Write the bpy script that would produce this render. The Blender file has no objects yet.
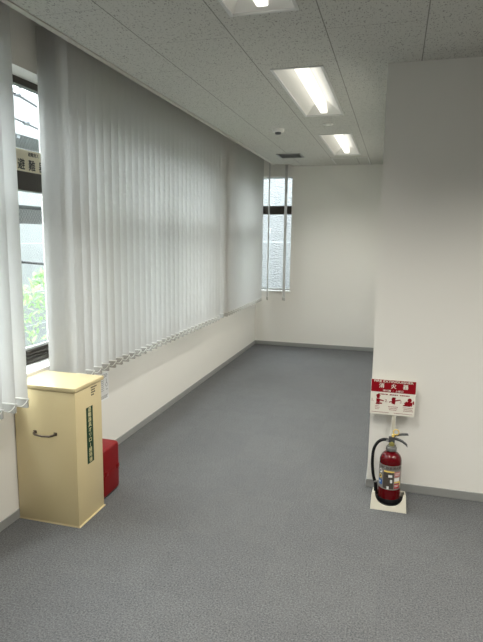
import bpy, bmesh, math, random
from mathutils import Vector, Matrix
random.seed(7)
S = bpy.context.scene
COL = S.collection
PI = math.pi

# ------------------------------------------------------------------ materials
def new_mat(name):
    m = bpy.data.materials.new(name); m.use_nodes = True
    nt = m.node_tree; nt.nodes.clear()
    out = nt.nodes.new('ShaderNodeOutputMaterial')
    return m, nt, out

def mat(name, col, rough=0.5, metal=0.0, bump=0.0, bscale=200.0, var=0.0, vscale=6.0, spec=0.5, coat=0.0):
    m, nt, out = new_mat(name)
    p = nt.nodes.new('ShaderNodeBsdfPrincipled')
    p.inputs['Base Color'].default_value = (*col, 1)
    p.inputs['Roughness'].default_value = rough
    p.inputs['Metallic'].default_value = metal
    p.inputs['Specular IOR Level'].default_value = spec
    p.inputs['Coat Weight'].default_value = coat
    nt.links.new(p.outputs[0], out.inputs[0])
    tc = nt.nodes.new('ShaderNodeTexCoord')
    if var > 0:
        n = nt.nodes.new('ShaderNodeTexNoise'); n.inputs['Scale'].default_value = vscale; n.inputs['Detail'].default_value = 3
        r = nt.nodes.new('ShaderNodeMapRange'); r.inputs[3].default_value = 1 - var; r.inputs[4].default_value = 1 + var
        x = nt.nodes.new('ShaderNodeVectorMath'); x.operation = 'SCALE'
        x.inputs[0].default_value = col
        nt.links.new(tc.outputs['Object'], n.inputs['Vector']); nt.links.new(n.outputs['Fac'], r.inputs[0])
        nt.links.new(r.outputs[0], x.inputs['Scale']); nt.links.new(x.outputs[0], p.inputs['Base Color'])
    if bump > 0:
        n = nt.nodes.new('ShaderNodeTexNoise'); n.inputs['Scale'].default_value = bscale; n.inputs['Detail'].default_value = 4
        b = nt.nodes.new('ShaderNodeBump'); b.inputs['Strength'].default_value = bump; b.inputs['Distance'].default_value = 0.002
        nt.links.new(tc.outputs['Object'], n.inputs['Vector']); nt.links.new(n.outputs['Fac'], b.inputs['Height'])
        nt.links.new(b.outputs[0], p.inputs['Normal'])
    return m

def math_node(nt, op, a, b=None):
    n = nt.nodes.new('ShaderNodeMath'); n.operation = op
    for i, v in enumerate((a, b)):
        if v is None: continue
        if isinstance(v, (int, float)): n.inputs[i].default_value = v
        else: nt.links.new(v, n.inputs[i])
    return n.outputs[0]

def mix_col(nt, fac, a, b):
    n = nt.nodes.new('ShaderNodeMix'); n.data_type = 'RGBA'
    for s, v in ((n.inputs[0], fac), (n.inputs[6], a), (n.inputs[7], b)):
        if isinstance(v, (int, float)): s.default_value = v
        elif isinstance(v, tuple): s.default_value = (*v, 1)
        else: nt.links.new(v, s)
    return n.outputs[2]

M = {}
M['wall'] = mat('wallpaper_white', (0.77, 0.755, 0.71), 0.75, bump=0.15, bscale=350, spec=0.25)
M['rear'] = mat('grey_partition_paint', (0.26, 0.255, 0.245), 0.7, spec=0.2)
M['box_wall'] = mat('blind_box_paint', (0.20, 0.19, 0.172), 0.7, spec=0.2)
M['trim'] = mat('ceiling_trim_cream', (0.50, 0.48, 0.43), 0.5)
M['skirting'] = mat('skirting_grey_vinyl', (0.27, 0.275, 0.265), 0.5)
M['bronze'] = mat('window_bronze_metal', (0.035, 0.028, 0.02), 0.4, 0.3)
M['white_board'] = mat('white_sill_board', (0.82, 0.82, 0.80), 0.35)
M['bead'] = mat('glazing_bead_pale', (0.62, 0.65, 0.65), 0.4)
M['cream'] = mat('cream_painted_steel', (0.62, 0.515, 0.290), 0.3, bump=0.05, bscale=120, coat=0.25)
M['handle'] = mat('antique_bronze', (0.10, 0.075, 0.055), 0.35, 0.7)
M['scoop_shade'] = mat('painted_scoop_shade', (0.03, 0.03, 0.03), 0.8)  # shade inside the extinguisher stand, put into the colour
M['green_plate'] = mat('dark_green_plate', (0.006, 0.040, 0.018), 0.5, spec=0.2)
M['gold'] = mat('pale_gold_lettering', (0.62, 0.55, 0.30), 0.5)
M['black_ink'] = mat('black_ink', (0.02, 0.02, 0.02), 0.6)
M['red_box'] = mat('red_enamel', (0.175, 0.002, 0.003), 0.3, spec=0.22)
M['red_gloss'] = mat('extinguisher_red', (0.095, 0.001, 0.003), 0.10, spec=0.35)
M['black_rubber'] = mat('black_rubber', (0.008, 0.008, 0.009), 0.5, spec=0.2)
M['grey_metal'] = mat('grey_collar_metal', (0.22, 0.22, 0.21), 0.45, 0.5)
M['lever'] = mat('lever_dark_grey', (0.07, 0.075, 0.078), 0.4, 0.2)
M['brass'] = mat('valve_olive_brass', (0.35, 0.32, 0.10), 0.4, 0.6)
M['yellow'] = mat('yellow_plastic', (0.80, 0.58, 0.14), 0.45)
M['silver'] = mat('silver_label', (0.26, 0.24, 0.22), 0.4, 0.3)
M['ferrule'] = mat('silver_ferrule', (0.55, 0.55, 0.54), 0.35, 0.7)
M['stand'] = mat('ivory_plastic', (0.60, 0.57, 0.475), 0.45)
M['sign_white'] = mat('sign_white', (0.82, 0.79, 0.70), 0.4)
M['sign_red'] = mat('sign_red', (0.27, 0.003, 0.010), 0.5, spec=0.2)
M['paper'] = mat('paper_white', (0.80, 0.81, 0.80), 0.7)
M['grey_ink'] = mat('grey_ink', (0.25, 0.25, 0.25), 0.7)
M['pict_white'] = mat('pictogram_white', (0.80, 0.80, 0.78), 0.5)
M['pict_blue'] = mat('pictogram_blue', (0.02, 0.12, 0.40), 0.5)
M['pict_pink'] = mat('pictogram_pink', (0.50, 0.20, 0.18), 0.5)
M['pict_dark'] = mat('pictogram_dark', (0.06, 0.05, 0.04), 0.5)
M['pict_red'] = mat('pictogram_red', (0.42, 0.02, 0.03), 0.5)
M['sign_cream'] = mat('cream_sign_plate', (0.80, 0.74, 0.56), 0.5)
M['white_metal'] = mat('lamp_white_metal', (0.85, 0.84, 0.80), 0.35)
M['rim'] = mat('lamp_grey_rim', (0.62, 0.62, 0.60), 0.45)
M['vent'] = mat('vent_grey', (0.26, 0.26, 0.25), 0.5)
M['vent_dark'] = mat('vent_cavity', (0.03, 0.03, 0.03), 0.8)
M['plastic_white'] = mat('white_plastic', (0.74, 0.73, 0.69), 0.4)
M['rail'] = mat('blind_rail_grey', (0.45, 0.44, 0.42), 0.4, 0.3)
M['weight'] = mat('blind_weight_grey', (0.40, 0.39, 0.355), 0.6)
M['chain'] = mat('bead_chain_pale', (0.62, 0.61, 0.57), 0.4)
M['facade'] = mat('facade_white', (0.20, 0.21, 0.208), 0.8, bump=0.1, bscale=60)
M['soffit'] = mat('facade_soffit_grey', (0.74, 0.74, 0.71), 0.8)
M['seam'] = mat('facade_joint', (0.40, 0.42, 0.42), 0.8)
M['cable'] = mat('black_cable', (0.02, 0.02, 0.022), 0.6)
M['insul'] = mat('cable_bracket_grey', (0.16, 0.17, 0.18), 0.5, 0.3)
M['bark'] = mat('bark', (0.12, 0.08, 0.05), 0.9, bump=0.5, bscale=30)
M['ground'] = mat('concrete_paving', (0.24, 0.24, 0.235), 0.9, bump=0.2, bscale=80)
M['blue_rail'] = mat('pale_blue_rail', (0.52, 0.60, 0.66), 0.5)

def carpet():
    m, nt, out = new_mat('grey_loop_carpet_tiles')
    p = nt.nodes.new('ShaderNodeBsdfPrincipled'); p.inputs['Roughness'].default_value = 0.9
    p.inputs['Specular IOR Level'].default_value = 0.15
    tc = nt.nodes.new('ShaderNodeTexCoord')
    n1 = nt.nodes.new('ShaderNodeTexNoise'); n1.inputs['Scale'].default_value = 120; n1.inputs['Detail'].default_value = 6; n1.inputs['Roughness'].default_value = 0.75
    n2 = nt.nodes.new('ShaderNodeTexVoronoi'); n2.inputs['Scale'].default_value = 170
    n3 = nt.nodes.new('ShaderNodeTexNoise'); n3.inputs['Scale'].default_value = 9; n3.inputs['Detail'].default_value = 3
    ck = nt.nodes.new('ShaderNodeTexChecker'); ck.inputs['Scale'].default_value = 1.86
    ck.inputs[1].default_value = (1, 1, 1, 1); ck.inputs[2].default_value = (0.965, 0.965, 0.97, 1)
    for n in (n1, n2, n3, ck): nt.links.new(tc.outputs['Object'], n.inputs['Vector'])
    r = nt.nodes.new('ShaderNodeValToRGB')
    r.color_ramp.elements[0].position = 0.34; r.color_ramp.elements[0].color = (0.039, 0.040, 0.041, 1)
    r.color_ramp.elements[1].position = 0.66; r.color_ramp.elements[1].color = (0.158, 0.161, 0.164, 1)
    a = math_node(nt, 'ADD', math_node(nt, 'MULTIPLY', n1.outputs['Fac'], 0.97), math_node(nt, 'MULTIPLY', n2.outputs['Distance'], 0.05))
    a = math_node(nt, 'ADD', a, math_node(nt, 'MULTIPLY', math_node(nt, 'SUBTRACT', n3.outputs['Fac'], 0.5), 0.05))
    nt.links.new(a, r.inputs[0])
    x = nt.nodes.new('ShaderNodeMix'); x.data_type = 'RGBA'; x.blend_type = 'MULTIPLY'; x.inputs[0].default_value = 1
    nt.links.new(r.outputs[0], x.inputs[6]); nt.links.new(ck.outputs[0], x.inputs[7])
    nt.links.new(x.outputs[2], p.inputs['Base Color'])
    b = nt.nodes.new('ShaderNodeBump'); b.inputs['Strength'].default_value = 0.5; b.inputs['Distance'].default_value = 0.004
    nt.links.new(a, b.inputs['Height']); nt.links.new(b.outputs[0], p.inputs['Normal'])
    nt.links.new(p.outputs[0], out.inputs[0])
    return m
M['carpet'] = carpet()

TILE, TX, TY, TL = 0.4888, -0.890, 2.94, 0.979
def ceiling_tiles():
    m, nt, out = new_mat('fissured_ceiling_board')
    p = nt.nodes.new('ShaderNodeBsdfPrincipled'); p.inputs['Roughness'].default_value = 0.9; p.inputs['Specular IOR Level'].default_value = 0.1
    tc = nt.nodes.new('ShaderNodeTexCoord'); sp = nt.nodes.new('ShaderNodeSeparateXYZ')
    nt.links.new(tc.outputs['Object'], sp.inputs[0])
    u = math_node(nt, 'DIVIDE', math_node(nt, 'SUBTRACT', sp.outputs[0], TX), TILE)
    k = math_node(nt, 'FLOOR', u); fx = math_node(nt, 'SUBTRACT', u, k)
    par = math_node(nt, 'FLOORED_MODULO', math_node(nt, 'ADD', k, 1), 2)
    v = math_node(nt, 'ADD', math_node(nt, 'DIVIDE', math_node(nt, 'SUBTRACT', sp.outputs[1], TY), TL), math_node(nt, 'MULTIPLY', par, 0.5))
    fv = math_node(nt, 'FRACT', v)
    def near(f, w): return math_node(nt, 'GREATER_THAN', math_node(nt, 'ABSOLUTE', math_node(nt, 'SUBTRACT', f, 0.5)), 0.5 - w)
    line = math_node(nt, 'MAXIMUM', near(fx, 0.0060), math_node(nt, 'MULTIPLY', near(fv, 0.0020), 0.6))
    # worm-like fissures: stretched cells and noise
    mp = nt.nodes.new('ShaderNodeMapping'); mp.inputs['Scale'].default_value = (125, 60, 1); mp.inputs['Rotation'].default_value = (0, 0, 0.35)
    nz = nt.nodes.new('ShaderNodeTexNoise'); nz.inputs['Scale'].default_value = 1.0; nz.inputs['Detail'].default_value = 2.5; nz.inputs['Roughness'].default_value = 0.6
    nt.links.new(tc.outputs['Object'], mp.inputs[0]); nt.links.new(mp.outputs[0], nz.inputs['Vector'])
    r = nt.nodes.new('ShaderNodeValToRGB'); r.color_ramp.elements[0].position = 0.36; r.color_ramp.elements[0].color = (1, 1, 1, 1)
    r.color_ramp.elements[1].position = 0.42; r.color_ramp.elements[1].color = (0, 0, 0, 1)
    nt.links.new(nz.outputs['Fac'], r.inputs[0])
    c = mix_col(nt, math_node(nt, 'MULTIPLY', r.outputs[0], 0.75), (0.54, 0.535, 0.495), (0.2, 0.195, 0.18))
    c = mix_col(nt, math_node(nt, 'MULTIPLY', line, 0.75), c, (0.16, 0.155, 0.14))
    nt.links.new(c, p.inputs['Base Color'])
    b = nt.nodes.new('ShaderNodeBump'); b.inputs['Strength'].default_value = 0.4; b.inputs['Distance'].default_value = 0.003; b.invert = True
    nt.links.new(r.outputs[0], b.inputs['Height']); nt.links.new(b.outputs[0], p.inputs['Normal'])
    nt.links.new(p.outputs[0], out.inputs[0])
    return m
M['ceiling'] = ceiling_tiles()

def fabric(name, col, trans):
    m, nt, out = new_mat(name)
    d = nt.nodes.new('ShaderNodeBsdfDiffuse'); t = nt.nodes.new('ShaderNodeBsdfTranslucent'); mx = nt.nodes.new('ShaderNodeMixShader')
    tc = nt.nodes.new('ShaderNodeTexCoord'); mp = nt.nodes.new('ShaderNodeMapping'); mp.inputs['Scale'].default_value = (1, 1, 0.02)
    w = nt.nodes.new('ShaderNodeTexNoise'); w.inputs['Scale'].default_value = 900; w.inputs['Detail'].default_value = 1
    nt.links.new(tc.outputs['Object'], mp.inputs[0]); nt.links.new(mp.outputs[0], w.inputs['Vector'])
    c = mix_col(nt, w.outputs['Fac'], tuple(v * 0.93 for v in col), tuple(min(1, v * 1.05) for v in col))
    nt.links.new(c, d.inputs[0]); nt.links.new(c, t.inputs[0])
    mx.inputs[0].default_value = trans
    nt.links.new(d.outputs[0], mx.inputs[1]); nt.links.new(t.outputs[0], mx.inputs[2]); nt.links.new(mx.outputs[0], out.inputs[0])
    return m
M['slat'] = fabric('pale_grey_blind_fabric', (0.57, 0.56, 0.535), 0.54)
M['leaf'] = fabric('light_green_leaf', (0.36, 0.56, 0.24), 0.4)

def glass(name, axes, mesh=True):
    m, nt, out = new_mat(name)
    tr = nt.nodes.new('ShaderNodeBsdfTransparent'); tr.inputs[0].default_value = (0.95, 0.97, 0.965, 1)
    gl = nt.nodes.new('ShaderNodeBsdfGlossy'); gl.inputs['Roughness'].default_value = 0.01
    mx = nt.nodes.new('ShaderNodeMixShader'); mx.inputs[0].default_value = 0.04
    nt.links.new(tr.outputs[0], mx.inputs[1]); nt.links.new(gl.outputs[0], mx.inputs[2])
    last = mx
    if mesh:   # embedded diamond safety wire
        tc = nt.nodes.new('ShaderNodeTexCoord'); sp = nt.nodes.new('ShaderNodeSeparateXYZ'); nt.links.new(tc.outputs['Object'], sp.inputs[0])
        a, b = sp.outputs[axes[0]], sp.outputs[axes[1]]
        ls = []
        for op in ('ADD', 'SUBTRACT'):
            f = math_node(nt, 'FRACT', math_node(nt, 'DIVIDE', math_node(nt, op, math_node(nt, 'MULTIPLY', a, 1.35), b), 0.034))
            ls.append(math_node(nt, 'LESS_THAN', f, 0.085))
        w = math_node(nt, 'MULTIPLY', math_node(nt, 'MAXIMUM', ls[0], ls[1]), 0.85)
        d = nt.nodes.new('ShaderNodeBsdfDiffuse'); d.inputs[0].default_value = (0.30, 0.32, 0.31, 1)
        m2 = nt.nodes.new('ShaderNodeMixShader'); nt.links.new(w, m2.inputs[0])
        nt.links.new(mx.outputs[0], m2.inputs[1]); nt.links.new(d.outputs[0], m2.inputs[2]); last = m2
    nt.links.new(last.outputs[0], out.inputs[0])
    return m
M['glass'] = glass('wired_glass_side', (1, 2))
M['glass_back'] = glass('wired_glass_end', (0, 2))

def emit(name, col, st):
    m, nt, out = new_mat(name)
    e = nt.nodes.new('ShaderNodeEmission'); e.inputs[0].default_value = (*col, 1); e.inputs[1].default_value = st
    nt.links.new(e.outputs[0], out.inputs[0]); return m
SKY = 27.0; LAMP = 1.9; LAMP_W = 31.0
M['led'] = emit('led_bar_glow', (1.0, 0.965, 0.86), LAMP)

def stucco():
    m, nt, out = new_mat('white_stucco')
    p = nt.nodes.new('ShaderNodeBsdfPrincipled'); p.inputs['Roughness'].default_value = 0.9; p.inputs['Base Color'].default_value = (0.195, 0.20, 0.20, 1)
    tc = nt.nodes.new('ShaderNodeTexCoord'); n = nt.nodes.new('ShaderNodeTexNoise'); n.inputs['Scale'].default_value = 22; n.inputs['Detail'].default_value = 4
    mp = nt.nodes.new('ShaderNodeMapping'); mp.inputs['Scale'].default_value = (1, 1, 2.2)
    nt.links.new(tc.outputs['Object'], mp.inputs[0]); nt.links.new(mp.outputs[0], n.inputs['Vector'])
    b = nt.nodes.new('ShaderNodeBump'); b.inputs['Strength'].default_value = 0.9; b.inputs['Distance'].default_value = 0.03
    nt.links.new(n.outputs['Fac'], b.inputs['Height']); nt.links.new(b.outputs[0], p.inputs['Normal'])
    nt.links.new(p.outputs[0], out.inputs[0]); return m
M['stucco'] = stucco()

# ------------------------------------------------------------------ mesh helpers
class MB:
    """collects geometry in world coordinates; build() makes ONE mesh object"""
    def __init__(s): s.v = []; s.f = []; s.mi = []; s.sm = []
    def add(s, vs, fs, mi=0, smooth=False):
        o = len(s.v); s.v += [tuple(v) for v in vs]
        for f in fs: s.f.append(tuple(i + o for i in f)); s.mi.append(mi); s.sm.append(smooth)
        return s
    def box(s, x0, x1, y0, y1, z0, z1, mi=0, bev=0.0, seg=2):
        if bev > 0:
            bm = bmesh.new(); bmesh.ops.create_cube(bm, size=1)
            for v in bm.verts: v.co = Vector((x0 + (v.co.x + .5) * (x1 - x0), y0 + (v.co.y + .5) * (y1 - y0), z0 + (v.co.z + .5) * (z1 - z0)))
            bmesh.ops.bevel(bm, geom=bm.edges[:], offset=bev, segments=seg, affect='EDGES', profile=0.5)
            s.bm(bm, mi, True); return s
        vs = [(x, y, z) for z in (z0, z1) for y in (y0, y1) for x in (x0, x1)]
        return s.add(vs, [(0, 2, 3, 1), (4, 5, 7, 6), (0, 1, 5, 4), (2, 6, 7, 3), (0, 4, 6, 2), (1, 3, 7, 5)], mi)
    def bm(s, bm, mi=0, smooth=False):
        bm.verts.index_update()
        s.add([v.co[:] for v in bm.verts], [[v.index for v in f.verts] for f in bm.faces], mi, smooth); bm.free(); return s
    def tube(s, path, r, n=10, mi=0, cap=True):
        P = [Vector(p) for p in path]; R = r if isinstance(r, (list, tuple)) else [r] * len(P)
        rings = []; up = None
        for i, p in enumerate(P):
            t = (P[min(i + 1, len(P) - 1)] - P[max(i - 1, 0)]).normalized()
            if up is None: up = Vector((0, 0, 1)) if abs(t.z) < 0.9 else Vector((1, 0, 0))
            a = t.cross(up)
            if a.length < 1e-6: a = t.orthogonal()
            a.normalize(); b = a.cross(t).normalized(); up = b
            rings.append([p + (a * math.cos(2 * PI * k / n) + b * math.sin(2 * PI * k / n)) * R[i] for k in range(n)])
        vs = [v for ring in rings for v in ring]; fs = []
        for i in range(len(P) - 1):
            for k in range(n): fs.append((i * n + k, i * n + (k + 1) % n, (i + 1) * n + (k + 1) % n, (i + 1) * n + k))
        if cap: fs += [tuple(range(n))[::-1], tuple((len(P) - 1) * n + k for k in range(n))]
        return s.add(vs, fs, mi, True)
    def lathe(s, c, prof, n=40, mi=0):
        vs = []; fs = []
        for (r, z) in prof:
            for k in range(n): a = 2 * PI * k / n; vs.append((c[0] + r * math.cos(a), c[1] + r * math.sin(a), c[2] + z))
        for i in range(len(prof) - 1):
            for k in range(n): fs.append((i * n + k, i * n + (k + 1) % n, (i + 1) * n + (k + 1) % n, (i + 1) * n + k))
        if prof[0][0] > 1e-4: fs.append(tuple(range(n))[::-1])
        if prof[-1][0] > 1e-4: fs.append(tuple((len(prof) - 1) * n + k for k in range(n)))
        return s.add(vs, fs, mi, True)
    def poly(s, pts, T, d=0.0, mi=0):
        """2-D outline pts on frame T(u,v,w); d = thickness along w"""
        n = len(pts)
        if d <= 0: return s.add([T(u, v, 0) for u, v in pts], [tuple(range(n))], mi)
        vs = [T(u, v, 0) for u, v in pts] + [T(u, v, d) for u, v in pts]
        return s.add(vs, [tuple(range(n))[::-1], tuple(range(n, 2 * n))] + [(i, (i + 1) % n, n + (i + 1) % n, n + i) for i in range(n)], mi)
    def text(s, body, T, size, cx=0, cy=0, bold=0.0, mi=0, sx=1.0, align='CENTER'):
        cu = bpy.data.curves.new('t', 'FONT'); cu.body = body; cu.size = size; cu.align_x = align; cu.align_y = 'CENTER'
        cu.resolution_u = 3; cu.fill_mode = 'FRONT'
        o = bpy.data.objects.new('t', cu); COL.objects.link(o)
        me = bpy.data.meshes.new_from_object(o.evaluated_get(bpy.context.evaluated_depsgraph_get()))
        for k, (du, dv) in enumerate(((0, 0), (bold, 0), (-bold, 0), (0, bold), (0, -bold)) if bold > 0 else ((0, 0),)):
            s.add([T(cx + du + v.co.x * sx, cy + dv + v.co.y, k * 2e-5) for v in me.vertices], [tuple(p.vertices) for p in me.polygons], mi)
        bpy.data.objects.remove(o); bpy.data.curves.remove(cu); bpy.data.meshes.remove(me); return s
    def build(s, name, mats, parent=None, autosmooth=True):
        if not isinstance(mats, (list, tuple)): mats = [mats]
        off = Vector((0, 0, 0)); q = parent
        while q is not None: off += q.location; q = q.parent
        me = bpy.data.meshes.new(name)
        me.from_pydata([tuple(Vector(v) - off) for v in s.v], [], s.f)
        for m in mats: me.materials.append(m)
        me.polygons.foreach_set('material_index', s.mi); me.polygons.foreach_set('use_smooth', s.sm)
        bm = bmesh.new(); bm.from_mesh(me)
        if len(bm.faces) < 60000 and all(True for _ in ()):
            bmesh.ops.recalc_face_normals(bm, faces=bm.faces)
        bm.to_mesh(me); bm.free()
        if any(s.sm) and autosmooth:
            try: me.set_sharp_from_angle(angle=math.radians(38))
            except Exception: pass
        me.update()
        o = bpy.data.objects.new(name, me); COL.objects.link(o)
        if parent is not None: o.parent = parent
        return o

def tag(o, label=None, cat=None, group=None, kind=None):
    if label: o['label'] = label
    if cat: o['category'] = cat
    if group: o['group'] = group
    if kind: o['kind'] = kind
    return o
def thing(name, loc, label, cat, group=None):
    o = bpy.data.objects.new(name, None); COL.objects.link(o); o.location = loc; o.empty_display_size = 0.05
    return tag(o, label, cat, group)
def struct(name, label, cat, mb, m, parent=None):
    return tag(mb.build(name, m), label, cat, kind='structure')
def circ(cx, cy, r, n=24, a0=0, a1=2 * PI):
    return [(cx + r * math.cos(a0 + (a1 - a0) * k / n), cy + r * math.sin(a0 + (a1 - a0) * k / n)) for k in range(n + (0 if abs(a1 - a0 - 2 * PI) < 1e-6 else 1))]

def copy_tree(o, parent=None):
    c = o.copy(); COL.objects.link(c); c.parent = parent
    for ch in list(o.children): copy_tree(ch, c)
    return c

# ------------------------------------------------------------------ layout (metres)
H = 2.70                       # ceiling
XW, YB = -2.06, 8.18           # window wall, end wall
XL = -1.77                     # edge of the blind box in the ceiling
YBX, XBX = 7.945, -1.535       # blind box over the end window
XP, YP = -0.106, 3.577         # projecting partition on the right
XR, YR = 4.2, -3.8             # unseen sides behind the camera
BT = 2.90                      # top of the blind box
ZS, ZH = 0.843, 2.572          # sill / head of the windows

# floor
struct('floor', 'grey loop-pile carpet tile floor', 'floor', MB().box(-2.3, XR + .2, YR - .2, YB + .25, -0.12, 0), M['carpet'])

# lamps first: they need openings in the ceiling
LW = 0.163
lamps = [(-0.655, 1.29, 2.667), (-0.655, 3.525, 4.903), (-0.655, 5.768, 7.184), (-0.655, -0.95, 0.43), (-0.655, -3.2, -1.8),
         (1.30, 1.29, 2.667), (1.30, -0.95, 0.43), (1.30, -3.2, -1.8), (3.25, 1.29, 2.667), (3.25, -0.95, 0.43), (3.25, -3.2, -1.8)]  # second and third rows are unseen, added to brighten the partition
cm = MB()
def ceil_patch(x0, x1, y0, y1):
    holes = [(lx - LW, lx + LW, a, b) for lx, a, b in lamps if x0 < lx < x1 and y0 <= a and b <= y1]
    xs = sorted({x0, x1} | {h[i] for h in holes for i in (0, 1)}); ys = sorted({y0, y1} | {h[i] for h in holes for i in (2, 3)})
    for i in range(len(xs) - 1):
        for j in range(len(ys) - 1):
            mx, my = (xs[i] + xs[i + 1]) / 2, (ys[j] + ys[j + 1]) / 2
            if any(h[0] < mx < h[1] and h[2] < my < h[3] for h in holes): continue
            cm.box(xs[i], xs[i + 1], ys[j], ys[j + 1], H, H + 0.06)
ceil_patch(XL, XR, YR, YBX)
ceil_patch(XBX, XR, YBX, YB)
struct('ceiling', 'fissured off-white ceiling boards in a staggered grid', 'ceiling', cm, M['ceiling'])
# slab over everything + blind box soffit
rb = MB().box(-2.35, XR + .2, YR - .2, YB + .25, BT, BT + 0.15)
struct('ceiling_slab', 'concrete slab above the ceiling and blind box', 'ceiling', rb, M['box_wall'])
tr = MB()
tr.box(XL - 0.012, XL, YR, YBX, H - 0.004, BT)
tr.box(XL, XBX, YBX, YBX + 0.012, H - 0.004, BT)
tr.box(XBX, XBX + 0.012, YBX, YB, H - 0.004, BT)
tr.box(XL, XL + 0.028, YR, YBX - 0.0, H - 0.007, H + 0.001)
tr.box(XL + 0.028, XBX, YBX - 0.026, YBX, H - 0.007, H + 0.001)
struct('trim_1', 'cream trim along the ceiling edge of the blind box', 'trim', tr, M['trim'])

# windows on the left wall : (y0, y1, mullions)
WIN = [(1.25, 3.19, []), (3.36, 5.90, [4.22]), (6.36, 7.72, [])]
wl = MB(); X2 = XW - 0.22
wl.box(X2, XW, YR - .2, YB + .2, -0.1, ZS - 0.03); wl.box(X2, XW, YR - .2, YB + .2, ZH, BT)
e = [YR - .2] + [v for w in WIN for v in w[:2]] + [YB + .2]
for i in range(0, len(e), 2): wl.box(X2, XW, e[i], e[i + 1], ZS - 0.03, ZH)
struct('wall_left', 'off-white window wall behind the vertical blinds', 'wall', wl, M['wall'])

# end wall with its narrow window
BX0, BX1, BZ0, BZ1 = -2.045, -1.532, 0.852, 2.556
wb = MB(); Y2 = YB + 0.20
wb.box(X2, XR, YB, Y2, -0.1, BZ0 - 0.02); wb.box(X2, XR, YB, Y2, BZ1, BT)
wb.box(X2, BX0, YB, Y2, BZ0 - 0.02, BZ1); wb.box(BX1, XR, YB, Y2, BZ0 - 0.02, BZ1)
struct('wall_back', 'off-white end wall at the far end of the room', 'wall', wb, M['wall'])
wp = MB()
wp.box(XP, XR, YP, YP + 0.12, -0.05, H + 0.05); wp.box(XP, XP + 0.12, YP + 0.12, YB, -0.05, H + 0.05)
struct('wall_right', 'off-white partition wall projecting on the right', 'wall', wp, M['wall'])
struct('wall_rear', 'grey wall behind the viewer', 'wall', MB().box(X2, XR + .2, YR - .2, YR, -0.1, BT), M['rear'])
struct('wall_side', 'grey wall on the far right of the front area', 'wall', MB().box(XR, XR + .2, YR, YB, -0.1, BT), M['rear'])

def skirting(name, label, boxes):
    b = MB()
    for q in boxes: b.box(*q, 0, 0.057, bev=0.002, seg=1)
    struct(name, label, 'baseboard', b, M['skirting'])
skirting('baseboard_left', 'grey vinyl baseboard under the windows', [(XW, XW + .008, YR, YB - .0)])
skirting('baseboard_back', 'grey vinyl baseboard on the end wall', [(XW + .008, XP, YB - .008, YB)])
skirting('baseboard_right', 'grey vinyl baseboard round the partition', [(XP - .008, XR, YP - .008, YP), (XP - .008, XP, YP, YB - .008)])

# ------------------------------------------------------------------ windows
def window(name, label, y0, y1, mull):
    root = tag(thing(name, (X2, (y0 + y1) / 2, ZS), label, 'window'), kind='structure')
    xa, xb = XW - 0.185, XW - 0.135
    f = MB(); t = 0.045
    f.box(xa, xb, y0, y0 + t, ZS, ZH); f.box(xa, xb, y1 - (t if y1 > 3.2 else .028), y1, ZS, ZH)
    f.box(xa, xb, y0 + t, y1 - .028, ZH - t * 0.9, ZH); f.box(xa, xb, y0 + t, y1 - .028, ZS, ZS + 0.03)
    f.box(xa - .01, xb + .012, y0 + t, y1 - .028, 1.918, 2.030)
    for q in mull: f.box(xa, xb, q - 0.06, q + 0.06, ZS + .03, ZH - t * .9)
    f.build('window_frame', M['bronze'], root)
    g = MB(); g.box(xa + .012, xb - .006, y0 + t, y1 - .028, ZS + 0.03, ZS + 0.088)
    g.box(xb - .006, xb + .004, y0 + t, y1 - .028, ZS + 0.046, ZS + 0.05); g.box(xb - .006, xb + .002, y0 + t, y1 - .028, ZS + 0.066, ZS + 0.07)
    g.build('bottom_rail', M['bronze'], root)
    MB().box(xa + .016, xb - .012, y0 + t, y1 - .028, ZS + 0.088, ZS + 0.104).build('glazing_bead', M['bead'], root)
    xs = (xa + xb) / 2
    MB().box(xs - .003, xs + .003, y0 + t, y1 - .028, ZS + .104, 1.918).build('lower_pane', M['glass'], root)
    MB().box(xs - .003, xs + .003, y0 + t, y1 - .028, 2.030, ZH - t * .9).build('upper_pane', M['glass'], root)
    MB().box(xb - .01, XW + 0.006, y0, y1, ZS - 0.03, ZS, bev=.002, seg=1).build('sill', M['white_board'], root)
    return root
for i, (a, b, mu) in enumerate(WIN):
    window('window_%d' % (i + 1), ['bronze-framed wired glass window showing behind the cream cabinet', 'wide bronze-framed window behind the long vertical blind', 'bronze-framed window behind the second vertical blind'][i], a, b, mu)

root = tag(thing('window_4', ((BX0 + BX1) / 2, Y2, BZ0), 'narrow bronze-framed window in the end wall corner', 'window'), kind='structure')
f = MB(); ya, yb = YB + 0.11, YB + 0.16; t = 0.016
f.box(BX0, BX0 + t, ya, yb, BZ0, BZ1); f.box(BX1 - t, BX1, ya, yb, BZ0, BZ1); 
MB().box(BX0 + t, BX1 - t, ya, yb, BZ1 - t, BZ1).build('head_rail', M['bead'], root)
f.box(BX0 + t, BX1 - t, ya, yb, BZ0, BZ0 + 0.012); f.box(BX0 + t, BX1 - t, ya - .01, yb + .01, 2.006, 2.132)
f.build('window_frame', M['bronze'], root)
MB().box(BX0 + t, BX1 - t, ya + .022, ya + .028, BZ0 + .012, 2.006).build('lower_pane', M['glass_back'], root)
MB().box(BX0 + t, BX1 - t, ya + .022, ya + .028, 2.132, BZ1 - t).build('upper_pane', M['glass_back'], root)
MB().box(BX0 + t, BX1 - t, ya + .006, ya + .02, BZ0 + .012, BZ0 + .032).build('glazing_bead', M['bead'], root)
MB().box(BX0, BX1 + 0.018, YB - 0.012, ya, BZ0 - 0.022, BZ0, bev=.002, seg=1).build('sill', M['white_board'], root)

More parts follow.
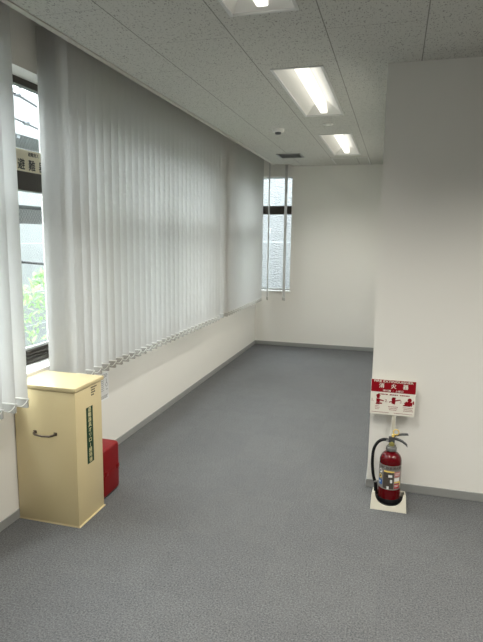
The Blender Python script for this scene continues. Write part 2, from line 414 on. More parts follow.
# ------------------------------------------------------------------ vertical blinds
SX, SWID = -1.932, 0.086            # centre line of the slats, slat width
ZB0, ZB1, ZTOP = 0.716, 0.768, 2.825
def slat_mesh(cx, cy, ang, wid, bow=0.0035):
    b = MB(); n = 8; d = Vector((math.cos(ang), math.sin(ang), 0)); nn = Vector((-d.y, d.x, 0))
    zs = [ZB1, 1.1, 1.6, 2.1, 2.5, ZTOP]; vs = []
    for z in zs:
        for k in range(n + 1):
            u = k / n - .5; p = Vector((cx, cy, z)) + d * (u * wid) + nn * (bow * (1 - 4 * u * u)); vs.append(p[:])
    fs = [(j * (n + 1) + k, j * (n + 1) + k + 1, (j + 1) * (n + 1) + k + 1, (j + 1) * (n + 1) + k) for j in range(len(zs) - 1) for k in range(n)]
    b.add(vs, fs, 0, True); return b
def weight_mesh(cx, cy, ang, wid):
    b = MB(); d = Vector((math.cos(ang), math.sin(ang), 0)); nn = Vector((-d.y, d.x, 0)); c = Vector((cx, cy, 0))
    def T(u, v, w): p = c + d * u + nn * (w - .003); return (p.x, p.y, v)
    h = wid / 2
    b.poly([(-h, ZB1), (-h, ZB0 + .006), (-h + .006, ZB0), (h - .006, ZB0), (h, ZB0 + .006), (h, ZB1)], T, 0.007)
    b.poly([(-h - .002, ZB1 - .005), (h + .004, ZB1 - .005), (h + .004, ZB1 + .001), (-h - .002, ZB1 + .001)], lambda u, v, w: T(u, v, w - .001), 0.009, 1)
    return b
def slat_part(root, cx, cy, ang=0.0, wid=SWID):
    s = slat_mesh(cx, cy, ang, wid).build('slat', M['slat'], root)
    weight_mesh(cx, cy, ang, wid).build('weight', [M['weight'], M['chain']], s)
def chain(pts, sag=0.020):
    b = MB()
    for (p, q) in zip(pts[:-1], pts[1:]):
        pa = [(p[0] + (q[0] - p[0]) * k / 8, p[1] + (q[1] - p[1]) * k / 8, p[2] - sag * (1 - (2 * k / 8 - 1) ** 2)) for k in range(9)]
        b.tube(pa, 0.0019, 6)
    return b
def blind(label, ys, extra=None, axis='y', xs=None):
    if axis == 'y':
        root = thing('vertical_blind', (SX, (ys[0] + ys[-1]) / 2, BT), label, 'blind', 'vertical blinds along the windows')
        a, b_ = min(ys) - .08, max(ys) + .08
        MB().box(SX - .02, SX + .02, a, b_, ZTOP + .01, BT, bev=.003, seg=1).build('headrail', M['rail'], root)
        for y in ys: slat_part(root, SX, y)
        for q in (extra or []): slat_part(root, *q)
        chain([(SX + SWID / 2 - .002, y, ZB1 - .006) for y in ys]).build('chain', M['chain'], root)
    return root
Y0 = 2.452
blind('pale grey vertical blind cut off by the left edge, ending at the cream cabinet', [Y0 - 0.1 * k for k in range(14)][::-1])
blind('long pale grey vertical blind beyond the cream cabinet, the widest one', [2.940] + [3.032 + 0.1 * k for k in range(29)], [(-1.994, 2.886, 0.50, 0.100), (-1.994, 2.904, 0.50, 0.084)])  # second extra slat: unseen backing added to block light through the end slat
blind('pale grey vertical blind between the long blind and the far corner', [6.15 + 0.1 * k for k in range(18)], [(-1.945, 6.03, 0.05, 0.086)])
root = thing('vertical_blind', (-1.73, 8.06, BT), 'small opened vertical blind in front of the narrow end window', 'blind', 'vertical blinds along the windows')
MB().box(-1.99, -1.55, 8.035, 8.075, ZTOP + .01, BT, bev=.003, seg=1).build('headrail', M['rail'], root)
for q in ((-1.850, PI / 2 + .46), (-1.597, PI / 2 + .66)): slat_part(root, q[0], 8.055, q[1])

# ------------------------------------------------------------------ ceiling lights
def lamp(lx, a, b, label, dim=1.0):
    root = thing('ceiling_light', (lx, (a + b) / 2, H), label, 'ceiling light', 'recessed ceiling lights')
    f = MB(); x0, x1 = lx - LW, lx + LW; r = 0.012
    f.box(x0 - .004, x0 + r, a - .004, b + .004, H - .006, H + .004); f.box(x1 - r, x1 + .004, a - .004, b + .004, H - .006, H + .004)
    f.box(x0 + r, x1 - r, a - .004, a + r, H - .006, H + .004); f.box(x0 + r, x1 - r, b - r, b + .004, H - .006, H + .004)
    f.build('rim', M['rim'], root)
    q = MB(); zt = H + .078; w = .046; e = .17
    A = [(x0 + r, a + r, H + .002), (x1 - r, a + r, H + .002), (x1 - r, b - r, H + .002), (x0 + r, b - r, H + .002)]
    B = [(lx - w, a + e, zt), (lx + w, a + e, zt), (lx + w, b - e, zt), (lx - w, b - e, zt)]
    q.add(A + B, [(0, 1, 5, 4), (1, 2, 6, 5), (2, 3, 7, 6), (3, 0, 4, 7), (4, 5, 6, 7)])
    o = q.build('reflector', M['white_metal'], root)
    g = MB(); n = 8; rr = .031; zc = H + .038
    sec = [(lx - rr, zt - .001), (lx - rr, zc - .016), (lx - rr + .003, zc - .023), (lx - rr + .010, zc - .027), (lx + rr - .010, zc - .027), (lx + rr - .003, zc - .023), (lx + rr, zc - .016), (lx + rr, zt - .001)]
    y0, y1 = a + .035, b - .035; m = len(sec)
    g.add([(x, y0, z) for x, z in sec] + [(x, y1, z) for x, z in sec], [(i, (i + 1) % m, m + (i + 1) % m, m + i) for i in range(m)] + [tuple(range(m))[::-1], tuple(range(m, 2 * m))], 0, True)
    g.build('led_bar', M['led'], root)
    ld = bpy.data.lights.new('led_light', 'AREA'); ld.shape = 'RECTANGLE'; ld.size = .050; ld.size_y = b - a - .09
    ld.energy = LAMP_W * dim; ld.color = (1.0, 0.965, 0.88); ld.spread = math.radians(130)
    lo = bpy.data.objects.new('led_light', ld); COL.objects.link(lo); lo.parent = root; lo.location = (0, 0, .0088)
LL = ['lit recessed ceiling light cut off by the top edge of the view, the nearest one', 'lit recessed ceiling light in the middle of the row of three',
      'lit recessed ceiling light nearest the end wall, smallest in view']
for i, (lx, a, b) in enumerate(lamps):
    lamp(lx, a, b, LL[i] if i < 3 else ['lit recessed ceiling light in the window-side row just behind the viewer', 'lit recessed ceiling light in the window-side row near the rear wall',
         'added unseen recessed ceiling light in the second row by the partition', 'added unseen recessed ceiling light in the second row behind the viewer', 'added unseen recessed ceiling light in the second row near the rear wall',
         'added unseen recessed ceiling light in the third row by the partition', 'added unseen recessed ceiling light in the third row behind the viewer', 'added unseen recessed ceiling light in the third row near the rear wall'][i - 3], [1, 1, .8, .55, .6, 1.25, .7, 1, 1.1, 1, 1][i])

# access panel, vent, detector, ceiling fitting
root = thing('access_panel', (-0.645, 7.77, H), 'framed ceiling access panel between the last light and the end wall', 'access panel')
f = MB(); x0, x1, y0, y1, r = -0.89, -0.405, 7.45, 8.10, .012
for q in ((x0, x0 + r, y0, y1), (x1 - r, x1, y0, y1), (x0 + r, x1 - r, y0, y0 + r), (x0 + r, x1 - r, y1 - r, y1)): f.box(*q, H - .005, H + .001)
f.build('panel_frame', M['rim'], root)
MB().box(x0 + r + .004, x1 - r - .004, y0 + r + .004, y1 - r - .004, H - .003, H + .001).build('panel', M['ceiling'], root)

root = thing('air_vent', (-1.372, 7.14, H), 'dark grey louvred air vent in the ceiling near the far corner', 'vent')
f = MB(); x0, x1, y0, y1, r = -1.528, -1.216, 6.975, 7.30, .022
for q in ((x0, x0 + r, y0, y1), (x1 - r, x1, y0, y1), (x0 + r, x1 - r, y0, y0 + r), (x0 + r, x1 - r, y1 - r, y1)): f.box(*q, H - .008, H + .001)
f.build('vent_frame', M['vent'], root)
MB().box(x0 + r, x1 - r, y0 + r, y1 - r, H - .001, H + .001).build('backing', M['vent_dark'], root)
for k in range(9):
    yy = y0 + r + .012 + k * .0315
    b = MB(); b.add([(x0 + r, yy, H - .007), (x1 - r, yy, H - .007), (x1 - r, yy + .020, H - .002), (x0 + r, yy + .020, H - .002),
                     (x0 + r, yy, H - .005), (x1 - r, yy, H - .005), (x1 - r, yy + .020, H), (x0 + r, yy + .020, H)],
                    [(0, 1, 2, 3), (4, 7, 6, 5), (0, 4, 5, 1), (2, 6, 7, 3), (0, 3, 7, 4), (1, 5, 6, 2)])
    b.build('louvre', M['vent'], root)

root = thing('smoke_detector', (-1.166, 5.405, H), 'round white smoke detector on the ceiling by the vent', 'smoke detector')
MB().lathe((-1.166, 5.405, H), [(0.060, 0.0), (0.060, -0.016), (0.055, -0.028), (0.034, -0.032)], 32).build('base', M['plastic_white'], root)
MB().lathe((-1.166, 5.405, H), [(0.030, -0.031), (0.029, -0.044), (0.024, -0.052), (0.0, -0.054)], 32).build('sensing_chamber', M['lever'], root)
root = thing('ceiling_plate', (-0.667, 5.27, H), 'small pale ceiling plate between the middle and far lights', 'ceiling plate')
MB().lathe((-0.667, 5.27, H), [(0.05, 0.0), (0.05, -0.004), (0.046, -0.007), (0.0, -0.008)], 32).build('plate', M['plastic_white'], root)
for s in (-1, 1): MB().lathe((-0.667 + s * .022, 5.27, H - .0075), [(0.009, 0.0), (0.008, -0.004), (0.0, -0.005)], 12).build('screw_cap', M['rim'], root)

# ------------------------------------------------------------------ cream cabinet
CX0, CX1, CY0, CY1, CZ = -2.052, -1.655, 2.541, 2.820, 0.796
root = thing('equipment_cabinet', ((CX0 + CX1) / 2, (CY0 + CY1) / 2, 0), 'tall cream steel cabinet with a flat lid under the window', 'cabinet')
MB().box(CX0, CX1, CY0, CY1, 0.007, CZ, bev=.003).build('body', M['cream'], root)
MB().box(CX0 - .002, CX1 + .006, CY0 - .001, CY1 + .006, 0.0, 0.007, bev=.001, seg=1).build('bottom_flange', M['cream'], root)
lid = MB(); lid.box(CX0 - .004, CX1 + .004, CY0 - .005, CY1 + .028, CZ + .002, CZ + .026, bev=.004, seg=3)
lid.build('lid', M['cream'], root)
h = MB(); yh = CY0
hp = [(-1.919, yh, .547), (-1.919, yh - .014, .547), (-1.912, yh - .024, .544), (-1.898, yh - .030, .541), (-1.853, yh - .033, .538), (-1.808, yh - .030, .541), (-1.794, yh - .024, .544), (-1.787, yh - .014, .547), (-1.787, yh, .547)]
h.tube(hp, [.006, .006, .0062, .0058, .0052, .0058, .0062, .006, .006], 12)
for xx in (-1.919, -1.787): h.box(xx - .011, xx + .011, yh - .004, yh, .537, .557, bev=.002, seg=1)
h.build('handle', M['handle'], root)
TX_ = lambda u, v, w: (CX1 + .0012 + w, u, v)          # right face, u = +y
pl = MB().box(CX1 - .001, CX1 + .001, 2.648, 2.717, 0.340, 0.677).build('name_plate', M['green_plate'], root)
tx = MB(); chars = '避難器具オリロ|緩降機'; n = len(chars); zc0, zc1 = 0.660, 0.357
for i, c in enumerate(chars):
    zz = zc0 + (zc1 - zc0) * i / (n - 1)
    if c == '|': tx.box(CX1 + .001, CX1 + .0016, 2.680, 2.6845, zz - .011, zz + .011)
    else: tx.text(c, TX_, 0.030, 2.6825, zz, bold=.0006, sx=1.15)
tx.build('lettering', M['gold'], pl)
nt_ = MB()
for r_ in range(4):
    z = .783 - r_ * .0145; y = 2.706
    for wd in ([.014, .010, .017, .009], [.009, .013, .011], [.012, .008, .016], [.015, .011])[r_]:
        nt_.box(CX1, CX1 + .0009, y, y + wd, z - .0035, z + .0035); y += wd + .0035
nt_.build('small_print', M['black_ink'], root)

# red box tucked behind the cabinet
root = thing('storage_box', (-1.86, 2.98, 0), 'glossy red rounded box on the floor behind the cream cabinet', 'box')
RX0, RX1, RY0, RY1, RZ = -2.03, -1.688, 2.868, 3.090, 0.326
MB().box(RX0, RX1, RY0, RY1, 0.004, .150, bev=.024, seg=4).box(RX0 + .01, RX1 - .01, RY0 + .01, RY1 - .01, .10, .20).build('body', M['red_box'], root)
def rbox(z0, z1, rad, k=6):
    b = MB(); pts = []
    for cx, cy, a in ((RX1 - rad, RY1 - rad, 0), (RX0 + rad, RY1 - rad, 1), (RX0 + rad, RY0 + rad, 2), (RX1 - rad, RY0 + rad, 3)):
        for i in range(k + 1): t = (a + i / k) * PI / 2; pts.append((cx + rad * math.cos(t), cy + rad * math.sin(t)))
    return pts
for nm, z0, z1, rt, rbm in (('case_bottom', .003, .158, 0, .022), ('case_lid', .161, RZ, .022, 0)):
    pts = rbox(0, 0, .026); cxm, cym = (RX0 + RX1) / 2, (RY0 + RY1) / 2; rings = []
    def ring(z, ins): return [(cxm + (x - cxm) * (1 - ins / ((RX1 - RX0) / 2)), cym + (y - cym) * (1 - ins / ((RY1 - RY0) / 2)), z) for x, y in pts]
    if rbm:
        for i in range(6): t = PI / 2 * i / 5; rings.append(ring(z0 + rbm * (1 - math.sin(t)), rbm * (1 - math.cos(PI / 2 - t + 0) * 1) if False else rbm * (1 - math.sin(PI / 2 - (PI / 2 - t)) ) if False else rbm * (1 - math.cos(PI/2 - t))))
        rings = [ring(z0 + rbm * (1 - math.cos(PI / 2 * i / 5)), rbm * (1 - math.sin(PI / 2 * i / 5))) for i in range(6)] + [ring(z1, 0)]
    else:
        rings = [ring(z0, 0)] + [ring(z1 - rt * (1 - math.cos(PI / 2 * i / 5)), rt * (1 - math.sin(PI / 2 * i / 5))) for i in range(5, -1, -1)]
    b = MB(); m = len(pts); vs = [v for r_ in rings for v in r_]
    fs = [(j * m + i, j * m + (i + 1) % m, (j + 1) * m + (i + 1) % m, (j + 1) * m + i) for j in range(len(rings) - 1) for i in range(m)]
    fs += [tuple(range(m))[::-1], tuple((len(rings) - 1) * m + i for i in range(m))]
    b.add(vs, fs, 0, True); b.build(nm, M['red_box'], root)
bad = [o for o in root.children if o.name.startswith('body')][0]; bpy.data.objects.remove(bad)
for yy in (2.915, 3.058):
    MB().box(RX1 - .002, RX1 + .004, yy - .016, yy + .016, .145, .175, bev=.003).build('latch', M['red_box'], root)

# paper notice on the wall
root = thing('notice_sign', (XW, 3.545, .53), 'white printed notice on the wall behind the cream cabinet', 'notice')
sh = MB().box(XW, XW + .0015, 3.47, 3.618, .425, .64).build('sheet', M['paper'], root)
TP = lambda u, v, w: (XW + .002 + w, u, v)
pr = MB()
for z in (.62, .61, .60, .458, .449, .440): pr.box(XW + .0012, XW + .002, 3.485, 3.603 - random.random() * .02, z, z + .004)
ring = circ(3.585, .54, .016, 20); rin = circ(3.585, .54, .012, 20)
for i in range(20): pr.add([TP(*ring[i], 0), TP(*ring[(i + 1) % 20], 0), TP(*rin[(i + 1) % 20], 0), TP(*rin[i], 0)], [(0, 1, 2, 3)])
pr.box(XW + .0012, XW + .002, 3.583, 3.587, .556, .585); pr.box(XW + .0012, XW + .002, 3.578, 3.600, .500, .505)
for z in (.575, .56, .545, .53, .515, .50): pr.box(XW + .0012, XW + .002, 3.485, 3.545, z, z + .004)
pr.build('print', M['grey_ink'], sh)

# ------------------------------------------------------------------ extinguisher stand with its sign
EX, EY = 0.039, 3.392
root = thing('extinguisher_stand', (EX, 3.40, 0), 'ivory extinguisher stand with a scooped front and a sign on a post', 'stand')
SY0, SY1 = 3.270, 3.478
def lean(z): return SY0 + .030 * z / .104
st = MB(); hw0, hw1, zt = .108, .100, .104
def scoop(u):      # top edge of the front panel, u in -1..1
    a = min(1, abs(u) / .84); return .026 + (zt - .026) * (1 - math.sqrt(max(0, 1 - a ** 2.3)))
N = 40; fr = []; bk = []
for k in range(N + 1):
    u = -1 + 2 * k / N; z = scoop(u)
    if abs(u) > .84: z = zt - .010 * ((abs(u) - .84) / .16) ** 2
    hw = hw0 + (hw1 - hw0) * z / zt
    fr.append(((u * hw0, 0), (u * hw, z)))
vs = []
for dy in (0, .007):
    for (b0, t0) in fr: vs += [(EX + b0[0], lean(0) + dy, 0), (EX + t0[0], lean(t0[1]) + dy, t0[1])]
L = 2 * (N + 1); fs = []
for k in range(N):
    a = 2 * k
    fs += [(a, a + 2, a + 3, a + 1), (L + a, L + a + 1, L + a + 3, L + a + 2), (a + 1, a + 3, L + a + 3, L + a + 1), (a, L + a, L + a + 2, a + 2)]
fs += [(0, 1, L + 1, L), (2 * N, L + 2 * N, L + 2 * N + 1, 2 * N + 1)]
st.add(vs, fs)
for sgn in (-1, 1):
    x0, x1 = EX + sgn * hw0, EX + sgn * hw1; tt = .006 * sgn
    y0 = lean(0) + .003; y1 = lean(zt) + .003
    st.add([(x0, y0, 0), (x1, y1, zt - .009), (x1, SY1, .047), (x0, SY1, 0), (x0 - tt, y0, 0), (x1 - tt, y1, zt - .009), (x1 - tt, SY1, .047), (x0 - tt, SY1, 0)],
           [(0, 1, 2, 3), (7, 6, 5, 4), (0, 4, 5, 1), (1, 5, 6, 2), (2, 6, 7, 3), (3, 7, 4, 0)])
MB().box(EX - hw0 + .010, EX + hw0 - .010, SY0 + .012, SY1 - .008, 0.001, .012).build('floor_plate', M['scoop_shade'], root)  # plate coloured near black to paint in the shade behind the scoop
st.box(EX - hw1 + .004, EX + hw1 - .004, SY1 - .006, SY1, .01, .047)
st.build('base', M['stand'], root)
MB().box(.034, .056, 3.523, 3.535, .0, .60, bev=.002, seg=1).box(.030, .060, SY1 - .004, 3.526, .0, .012).build('post', M['stand'], root)
SGY = 3.519                                            # front face of the sign
sx0, sx1, sz0, sz1 = -.1075, .1695, .5335, .7655
sg = MB().box(sx0, sx1, SGY, SGY + .004, sz0, sz1, bev=.0015, seg=1).build('sign_board', M['sign_white'], root)
rbnd = MB().box(sx0 + .001, sx1 - .001, SGY - .0006, SGY + .001, .683, sz1 - .001).build('red_band', M['sign_red'], sg)
scx = (sx0 + sx1) / 2
TS = lambda u, v, w: (u, SGY - .0014 - w, v)
wt = MB()
wt.text('FIRE EXTINGUISHER', TS, .0200, scx, .7535, bold=.0003, sx=1.36)
for c, u in (('消', -.072), ('火', 0.002), ('器', .076)): wt.text(c, TS, .034, scx + u, .7235, bold=.0007)
wt.text('消火器 ・ 上部口', TS, .0135, scx, .6935, bold=.0003, sx=1.25)
wt.build('white_lettering', M['sign_white'], sg)
rd = MB()
u = sx0 + .048
for wd in (.010, .008, .011, .006, .012, 0, .013, .010, .012, .007, 0, .009, .011, .008, .012, .007):
    if wd == 0: u += .010; continue
    rd.poly([(u, .6655), (u + wd, .6655), (u + wd, .672), (u, .672)], TS); u += wd + .0028
for i, uu in enumerate((sx0 + .011, sx0 + .098, sx0 + .189)): rd.text(str(i + 1) + '.', TS, .027, uu + .002, .626, sx=.9)
def fig(ox, shapes):
    for s_ in shapes: rd.poly([(ox + a, b) for a, b in s_], TS)
fig(sx0 + .048, [circ(0, .648, .010, 16), circ(0, .6545, .0135, 12, 0, PI), [(-.010, .612), (.010, .612), (.013, .636), (-.011, .638)], [(.008, .634), (.036, .628), (.036, .622), (.008, .626)],
     [(-.016, .600), (.012, .600), (.010, .611), (-.010, .611)], [(.012, .612), (.026, .610), (.026, .604), (.012, .603)]])
fig(sx0 + .150, [circ(-.006, .640, .012, 16), [(-.018, .612), (.004, .606), (.006, .628), (-.016, .634)], [(.000, .634), (.036, .642), (.037, .636), (.002, .626)], [(-.034, .622), (-.014, .628), (-.015, .622), (-.033, .616)],
     [(-.012, .653), (.004, .653), (.010, .645), (-.018, .645)]])
fig(sx0 + .237, [circ(.006, .642, .013, 16), [(-.030, .606), (.022, .603), (.024, .628), (-.006, .632)], [(-.012, .634), (-.028, .620), (-.024, .615), (-.008, .626)], [(.024, .634), (.032, .640), (.034, .616), (.026, .618)],
     [(-.034, .602), (.010, .600), (.010, .606), (-.032, .609)]])
for cxx, rows in ((sx0 + .042, (.022, .024, .018)), (sx0 + .142, (.058, .050, .044)), (sx0 + .235, (.062, .050, .056))):
    for j, wd in enumerate(rows):
        z = .588 - j * .0105
        q = cxx - wd / 2
        while q < cxx + wd / 2: rd.poly([(q, z), (q + .0052, z), (q + .0052, z + .0036), (q, z + .0036)], TS); q += .0078
rd.poly([(sx0 + .012, .5475), (sx0 + .118, .5475), (sx0 + .118, .5495), (sx0 + .012, .5495)], TS); rd.poly([(sx0 + .150, .5475), (sx1 - .012, .5475), (sx1 - .012, .5495), (sx0 + .150, .5495)], TS)
rd.build('red_print', M['sign_red'], sg)

# ------------------------------------------------------------------ fire extinguisher
root = thing('fire_extinguisher', (EX, EY, .013), 'red fire extinguisher with a black hose standing in the ivory stand', 'fire extinguisher')
R0 = .067
prof = [(R0 - .010, .030), (R0, .038), (R0, .282)] + [(R0 * math.cos(t) * .70 + .3 * R0 * math.cos(t) ** .5 if t < 1.5 else .02, .282 + .062 * math.sin(t)) for t in [PI / 2 * k / 10 for k in range(1, 9)]] + [(.022, .350), (0, .350)]
MB().lathe((EX, EY, 0), prof, 48).build('cylinder', M['red_gloss'], root)
MB().lathe((EX, EY, 0), [(R0 - .006, .0131), (R0 + .001, .017), (R0 + .002, .044), (R0, .048), (R0 - .004, .048), (0, .046)], 48).build('foot_ring', M['black_rubber'], root)
MB().lathe((EX, EY, 0), [(.024, .345), (.032, .349), (.033, .354), (.033, .366), (.031, .371), (.026, .373), (.026, .379), (.0, .380)], 32).build('collar', M['grey_metal'], root)
MB().lathe((EX + .001, EY, 0), [(.017, .379), (.017, .402), (.013, .410), (.0, .411)], 20).build('valve', M['brass'], root)
MB().box(EX - .020, EX + .018, EY - .014, EY + .014, .400, .436, bev=.004).build('valve_head', M['lever'], root)
def lever(name, pts, wid, th):
    b = MB(); vs = []; n = len(pts)
    for i, (x, z) in enumerate(pts):
        w = wid if not isinstance(wid, list) else wid[i]
        for y, zz in ((-w, th / 2), (w, th / 2), (w, -th / 2), (-w, -th / 2)): vs.append((EX + x, EY + y, z + zz))
    fs = [(4 * i + k, 4 * i + (k + 1) % 4, 4 * i + 4 + (k + 1) % 4, 4 * i + 4 + k) for i in range(n - 1) for k in range(4)] + [(3, 2, 1, 0), (4 * n - 4, 4 * n - 3, 4 * n - 2, 4 * n - 1)]
    b.add(vs, fs); b.build(name, M['lever'], root)
lever('upper_lever', [(-.010, .430), (.010, .441), (.030, .449), (.060, .457), (.092, .460), (.097, .456)], [.009, .010, .011, .011, .010, .008], .008)
lever('carrying_handle', [(.000, .424), (.020, .424), (.042, .420), (.064, .411), (.082, .398), (.093, .388), (.095, .382)], [.010, .011, .012, .012, .012, .011, .009], .011)
pin = MB(); pc = (EX + .023, EY - .010, .470)
pin.tube([(pc[0] + .017 * math.cos(2 * PI * k / 20), pc[1], pc[2] + .017 * math.sin(2 * PI * k / 20)) for k in range(21)], .0032, 8, cap=False)
pin.box(EX - .002, EX + .014, EY - .016, EY - .010, .438, .455, bev=.001, seg=1)
pin.build('safety_pin', M['yellow'], root)
hp = [(EX - .018, EY, .410), (EX - .030, EY - .001, .413), (EX - .054, EY - .004, .412), (EX - .079, EY - .008, .398), (EX - .098, EY - .010, .370), (EX - .108, EY - .010, .335), (EX - .111, EY - .006, .290), (EX - .110, EY, .240), (EX - .105, EY + .006, .190), (EX - .098, EY + .012, .150), (EX - .0885, EY + .016, .118)]
def smooth(P, k=6):
    out = []; P = [Vector(p) for p in P]
    for i in range(len(P) - 1):
        p0, p1, p2, p3 = P[max(i - 1, 0)], P[i], P[i + 1], P[min(i + 2, len(P) - 1)]
        for j in range(k):
            t = j / k; out.append(.5 * ((2 * p1) + (p2 - p0) * t + (2 * p0 - 5 * p1 + 4 * p2 - p3) * t * t + (3 * p1 - p0 - 3 * p2 + p3) * t ** 3))
    return out + [P[-1]]
MB().tube(smooth(hp), .0096, 12).build('hose', M['black_rubber'], root)
MB().tube([(EX - .016, EY, .4095), (EX - .036, EY - .001, .4118)], .0104, 14).build('hose_ferrule', M['ferrule'], root)
nz = MB(); nz.tube([(EX - .0885, EY + .016, .124), (EX - .084, EY + .018, .095), (EX - .080, EY + .020, .040)], [.0095, .011, .014], 14).build('nozzle', M['black_rubber'], root)
MB().tube([(EX - .0895, EY + .0155, .130), (EX - .0882, EY + .016, .120)], .0108, 14).build('hose_clip', M['ferrule'], root)
# printed label on the cylinder (angles from -y, + to the right)
def patch(b, a0, a1, z0, z1, lift, mi=0, n=None):
    n = n or max(2, int(abs(a1 - a0) / 6)); r = R0 + lift; vs = []
    for k in range(n + 1):
        a = math.radians(a0 + (a1 - a0) * k / n); x, y = EX + r * math.sin(a), EY - r * math.cos(a)
        vs += [(x, y, z0), (x, y, z1)]
    b.add(vs, [(2 * k, 2 * k + 2, 2 * k + 3, 2 * k + 1) for k in range(n)], mi, True); return b
def onlabel(u, v, w, lift=.0012):      # u = arc length from the centre
    a = u / R0; r = R0 + lift; return (EX + r * math.sin(a), EY - r * math.cos(a), v)
ZL0, ZL1 = .112, .268
lb = patch(MB(), -95, 95, ZL0, ZL1, .0005, n=40).build('label', M['silver'], root, False)
def zz_(z): return ZL0 + (z - .118) * (ZL1 - ZL0) / .134
def parts(name, m, items):
    for it in items:
        b = MB()
        if it[0] == 'r': patch(b, it[1], it[2], zz_(it[3]), zz_(it[4]), it[5] if len(it) > 5 else .0010)
        elif it[0] == 'c': b.poly(circ(it[1], zz_(it[2]), it[3], 20), lambda u, v, w: onlabel(u, v, w, it[4] if len(it) > 4 else .0011))
        elif it[0] == 't': b.text(it[1], lambda u, v, w: onlabel(u, v, w, .0016), it[2], it[3], zz_(it[4]), bold=.0003)
        b.build(name, m, lb, False)
hd = [('t', 'ABC粉末消火器', .021, 0.004, .2385)]
parts('heading', M['pict_dark'], hd)
A = lambda deg: math.radians(deg) * R0
parts('white_pictogram', M['pict_white'], [('c', A(-55), .214, .0135), ('r', -8, 12, .189, .203, .0018), ('r', 2, 13, .158, .176, .0018), ('r', -14, -3, .122, .138, .0018), ('r', 24, 56, .166, .186)])
parts('yellow_pictogram', M['yellow'], [('c', A(-56), .184, .0135), ('r', -32, 22, .216, .224, .0018), ('r', 24, 62, .157, .165), ('r', 58, 66, .140, .157)])
parts('blue_pictogram', M['pict_blue'], [('r', -72, -42, .138, .166)])
parts('dark_panel', M['pict_dark'], [('r', -36, 20, .124, .2155)])
parts('pink_panel', M['pict_pink'], [('r', 24, 62, .189, .219)])
parts('red_panel', M['pict_red'], [('r', 24, 56, .126, .153)])
parts('pictogram_marks', M['black_ink'], [('r', -60, -51, .208, .219, .0016), ('r', -61, -52, .180, .188, .0016), ('r', -20, -8, .190, .196, .0019)])
parts('pale_marks', M['pict_white'], [('r', -62, -54, .148, .158, .0016), ('r', 26, 52, .143, .146, .0016), ('r', 26, 48, .136, .139, .0016), ('r', 28, 58, .208, .211, .0016), ('r', 28, 54, .200, .203, .0016)])

# ------------------------------------------------------------------ sign in the window
root = thing('evacuation_sign', (-2.18, 3.03, 2.03), 'cream evacuation sign with black characters on the window crossbar', 'sign')
XS = XW - 0.121
pl = MB().box(XS - .003, XS, 2.785, 3.19, 2.030, 2.158, bev=.001, seg=1).build('plate', M['sign_cream'], root)
TW = lambda u, v, w: (XS + .0008 + w, u, v)
b = MB()
for i, c in enumerate('避難器'): MB().text(c, TW, .068, 2.872 + .100 * i, 2.066, bold=.0014).build('lettering', M['black_ink'], pl)
b = MB(); b.text('避難用ス', TW, .026, 2.990, 2.134, bold=.0006)
b.build('small_lettering', M['black_ink'], pl)

# ------------------------------------------------------------------ outside
struct('ground', 'grey paved ground outside below the windows', 'ground', MB().box(-30, 12, -20, 40, -3.8, -3.5), M['ground'])
root = thing('building', (-7, 6, -3.5), 'white neighbouring building with a recessed balcony outside the left window', 'building')
yA, yB_ = -6.0, 22.0
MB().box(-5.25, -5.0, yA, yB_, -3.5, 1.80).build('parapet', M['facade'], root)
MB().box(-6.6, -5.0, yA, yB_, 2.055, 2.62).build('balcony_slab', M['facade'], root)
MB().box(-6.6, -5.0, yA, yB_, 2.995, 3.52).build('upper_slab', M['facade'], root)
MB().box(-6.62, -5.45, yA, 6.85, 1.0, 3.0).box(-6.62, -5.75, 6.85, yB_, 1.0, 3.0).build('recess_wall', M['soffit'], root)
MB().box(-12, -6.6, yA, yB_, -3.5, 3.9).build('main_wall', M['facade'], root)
b = MB()
for z in (1.53, .84, .36): b.box(-5.002, -4.998, yA, yB_, z - .006, z + .006)
b.build('wall_joint', M['seam'], root)
b = MB()
for z in (3.60, 3.70, 3.80): b.tube([(-5.1, yA, z), (-5.1, yB_, z)], .022, 8)
b.build('railing', M['blue_rail'], root)
b = MB()
for z, yy in ((2.04, 6.35), (2.98, 6.55)): b.box(-5.06, -5.02, yy, yy + .06, z - .03, z + .02)
b.build('drip_outlet', M['insul'], root)
root = thing('building', (-1, 10.5, -3.5), 'white textured wall of the building outside the narrow end window', 'building')
MB().box(-3.4, 2.5, 9.9, 13.0, -3.5, 3.6).build('stucco_wall', M['stucco'], root)
MB().box(-3.4, 2.5, 9.896, 9.902, 1.565, 1.585).build('wall_joint', M['seam'], root)

def cable(label, x, p, q, r, br=None):
    d = ((q[1] - p[1]) / (q[0] - p[0]))
    ya_, yb2 = p[0] - 4.5, p[0] + 5
    root = thing('overhead_cable', (x, p[0], p[1]), label, 'cable', 'black cables outside the left window')
    MB().tube([(x, ya_, p[1] + d * (ya_ - p[0])), (x, p[0], p[1]), (x, yb2, p[1] + d * (yb2 - p[0]))], r, 8).build('wire', M['cable'], root)
    for by in (br or []):
        z = p[1] + d * (by - p[0])
        b = MB(); b.tube([(x, by - .035, z - .0), (x + .01, by, z + .01), (x, by + .035, z)], [.018, .026, .014], 10)
        b.tube([(x, by + .005, z + .015), (x + .005, by + .04, z + .10)], [.016, .008], 8); b.build('clamp', M['insul'], root)
cable('upper black cable with clamps seen through the left window', -3.2, (4.164, 2.843), (4.458, 2.802), .0085, [4.21])
cable('second black cable below the upper one, with a small clamp', -3.2, (4.148, 2.636), (4.473, 2.606), .0075, [4.31])
cable('low black cable crossing the lower pane of the left window', -3.2, (4.162, 1.411), (4.478, 1.380), .012)

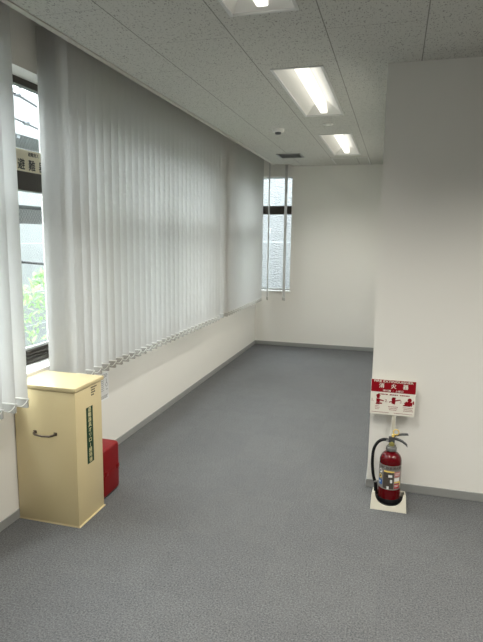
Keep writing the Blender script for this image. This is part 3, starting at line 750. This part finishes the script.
# leafy young tree below the window
root = thing('tree', (-3.95, 5.6, -3.5), 'light green leafy tree top outside the lower pane', 'tree')
b = MB(); b.tube([(-3.95, 5.6, -3.5), (-3.93, 5.58, -2), (-3.95, 5.6, -.6), (-3.97, 5.62, .5)], [.06, .05, .035, .012], 8)
for k in range(16):
    a = random.random() * 6.28; z = -1.2 + random.random() * 1.4; l = .5 + random.random() * .4
    b.tube([(-3.95, 5.6, z), (-3.95 + l * .5 * math.cos(a), 5.6 + l * .5 * math.sin(a), z + .3 * l), (-3.95 + l * math.cos(a), 5.6 + l * math.sin(a), z + .7 * l)], [.016, .011, .005], 5)
b.build('trunk', M['bark'], root)
b = MB()
def leaf(c, s):
    q = Matrix.Rotation(random.random() * 6.28, 3, 'Z') @ Matrix.Rotation(random.random() * 1.6 - .3, 3, 'X')
    pts = [(-.0, -.5, 0), (.22, -.1, .03), (.18, .25, .03), (0, .55, -.05), (-.18, .25, .03), (-.22, -.1, .03)]
    b.add([Vector(c) + q @ (Vector(p) * s) for p in pts], [(0, 1, 2, 3), (0, 3, 4, 5)])
for k in range(1300):
    a = random.random() * 6.28; z = -1.3 + 2.55 * random.random() ** .8
    rad = .78 * math.sqrt(random.random()) * (1 if z < .35 else max(.08, 1 - (z - .35) / 1.0))
    leaf((-3.95 + rad * math.cos(a), 5.6 + rad * math.sin(a) * 1.5, z), .055 + .055 * random.random())
b.build('crown', M['leaf'], root)

# ------------------------------------------------------------------ daylight
w = bpy.data.worlds.new('overcast'); S.world = w; w.use_nodes = True; nt = w.node_tree; nt.nodes.clear()
out = nt.nodes.new('ShaderNodeOutputWorld'); bg = nt.nodes.new('ShaderNodeBackground')
bg.inputs[0].default_value = (0.89, 0.95, 1.0, 1)          # overcast: brighter towards the zenith
tc = nt.nodes.new('ShaderNodeTexCoord'); sp = nt.nodes.new('ShaderNodeSeparateXYZ'); nt.links.new(tc.outputs['Generated'], sp.inputs[0])
el = math_node(nt, 'MAXIMUM', sp.outputs[2], 0.0)
nt.links.new(math_node(nt, 'MULTIPLY', math_node(nt, 'ADD', math_node(nt, 'MULTIPLY', el, 2.0), 1.0), SKY / 3.0), bg.inputs[1])
nt.links.new(bg.outputs[0], out.inputs[0])

# ------------------------------------------------------------------ camera
cd = bpy.data.cameras.new('camera'); cam = bpy.data.objects.new('camera', cd); COL.objects.link(cam)
yaw, pitch, roll, F = 0.2725, 0.1526, 0.0133, 544.6
fwd = Vector((-math.sin(yaw) * math.cos(pitch), math.cos(yaw) * math.cos(pitch), -math.sin(pitch)))
rt = fwd.cross(Vector((0, 0, 1))).normalized(); up = rt.cross(fwd)
c_, s_ = math.cos(roll), math.sin(roll)
r2 = rt * c_ + up * s_; u2 = up * c_ - rt * s_
cam.matrix_world = Matrix(((r2.x, u2.x, -fwd.x, 0), (r2.y, u2.y, -fwd.y, 0), (r2.z, u2.z, -fwd.z, 1.655), (0, 0, 0, 1)))
cd.sensor_fit = 'VERTICAL'; cd.sensor_height = 36.0; cd.sensor_width = 36.0 * 483 / 642
cd.lens = F / 642 * 36.0; cd.clip_start = 0.05; cd.clip_end = 200
S.camera = cam
vs_ = S.view_settings
S.display_settings.display_device = 'sRGB'
vs_.view_transform = 'Standard'; vs_.look = 'None'; vs_.gamma = 1.0; vs_.exposure = 0.0; vs_.use_curve_mapping = False
S.cycles.max_bounces = 12; S.cycles.diffuse_bounces = 6; S.cycles.glossy_bounces = 4; S.cycles.transparent_max_bounces = 16
S.cycles.transmission_bounces = 8
S.cycles.use_denoising = True; S.cycles.sample_clamp_indirect = 4.0
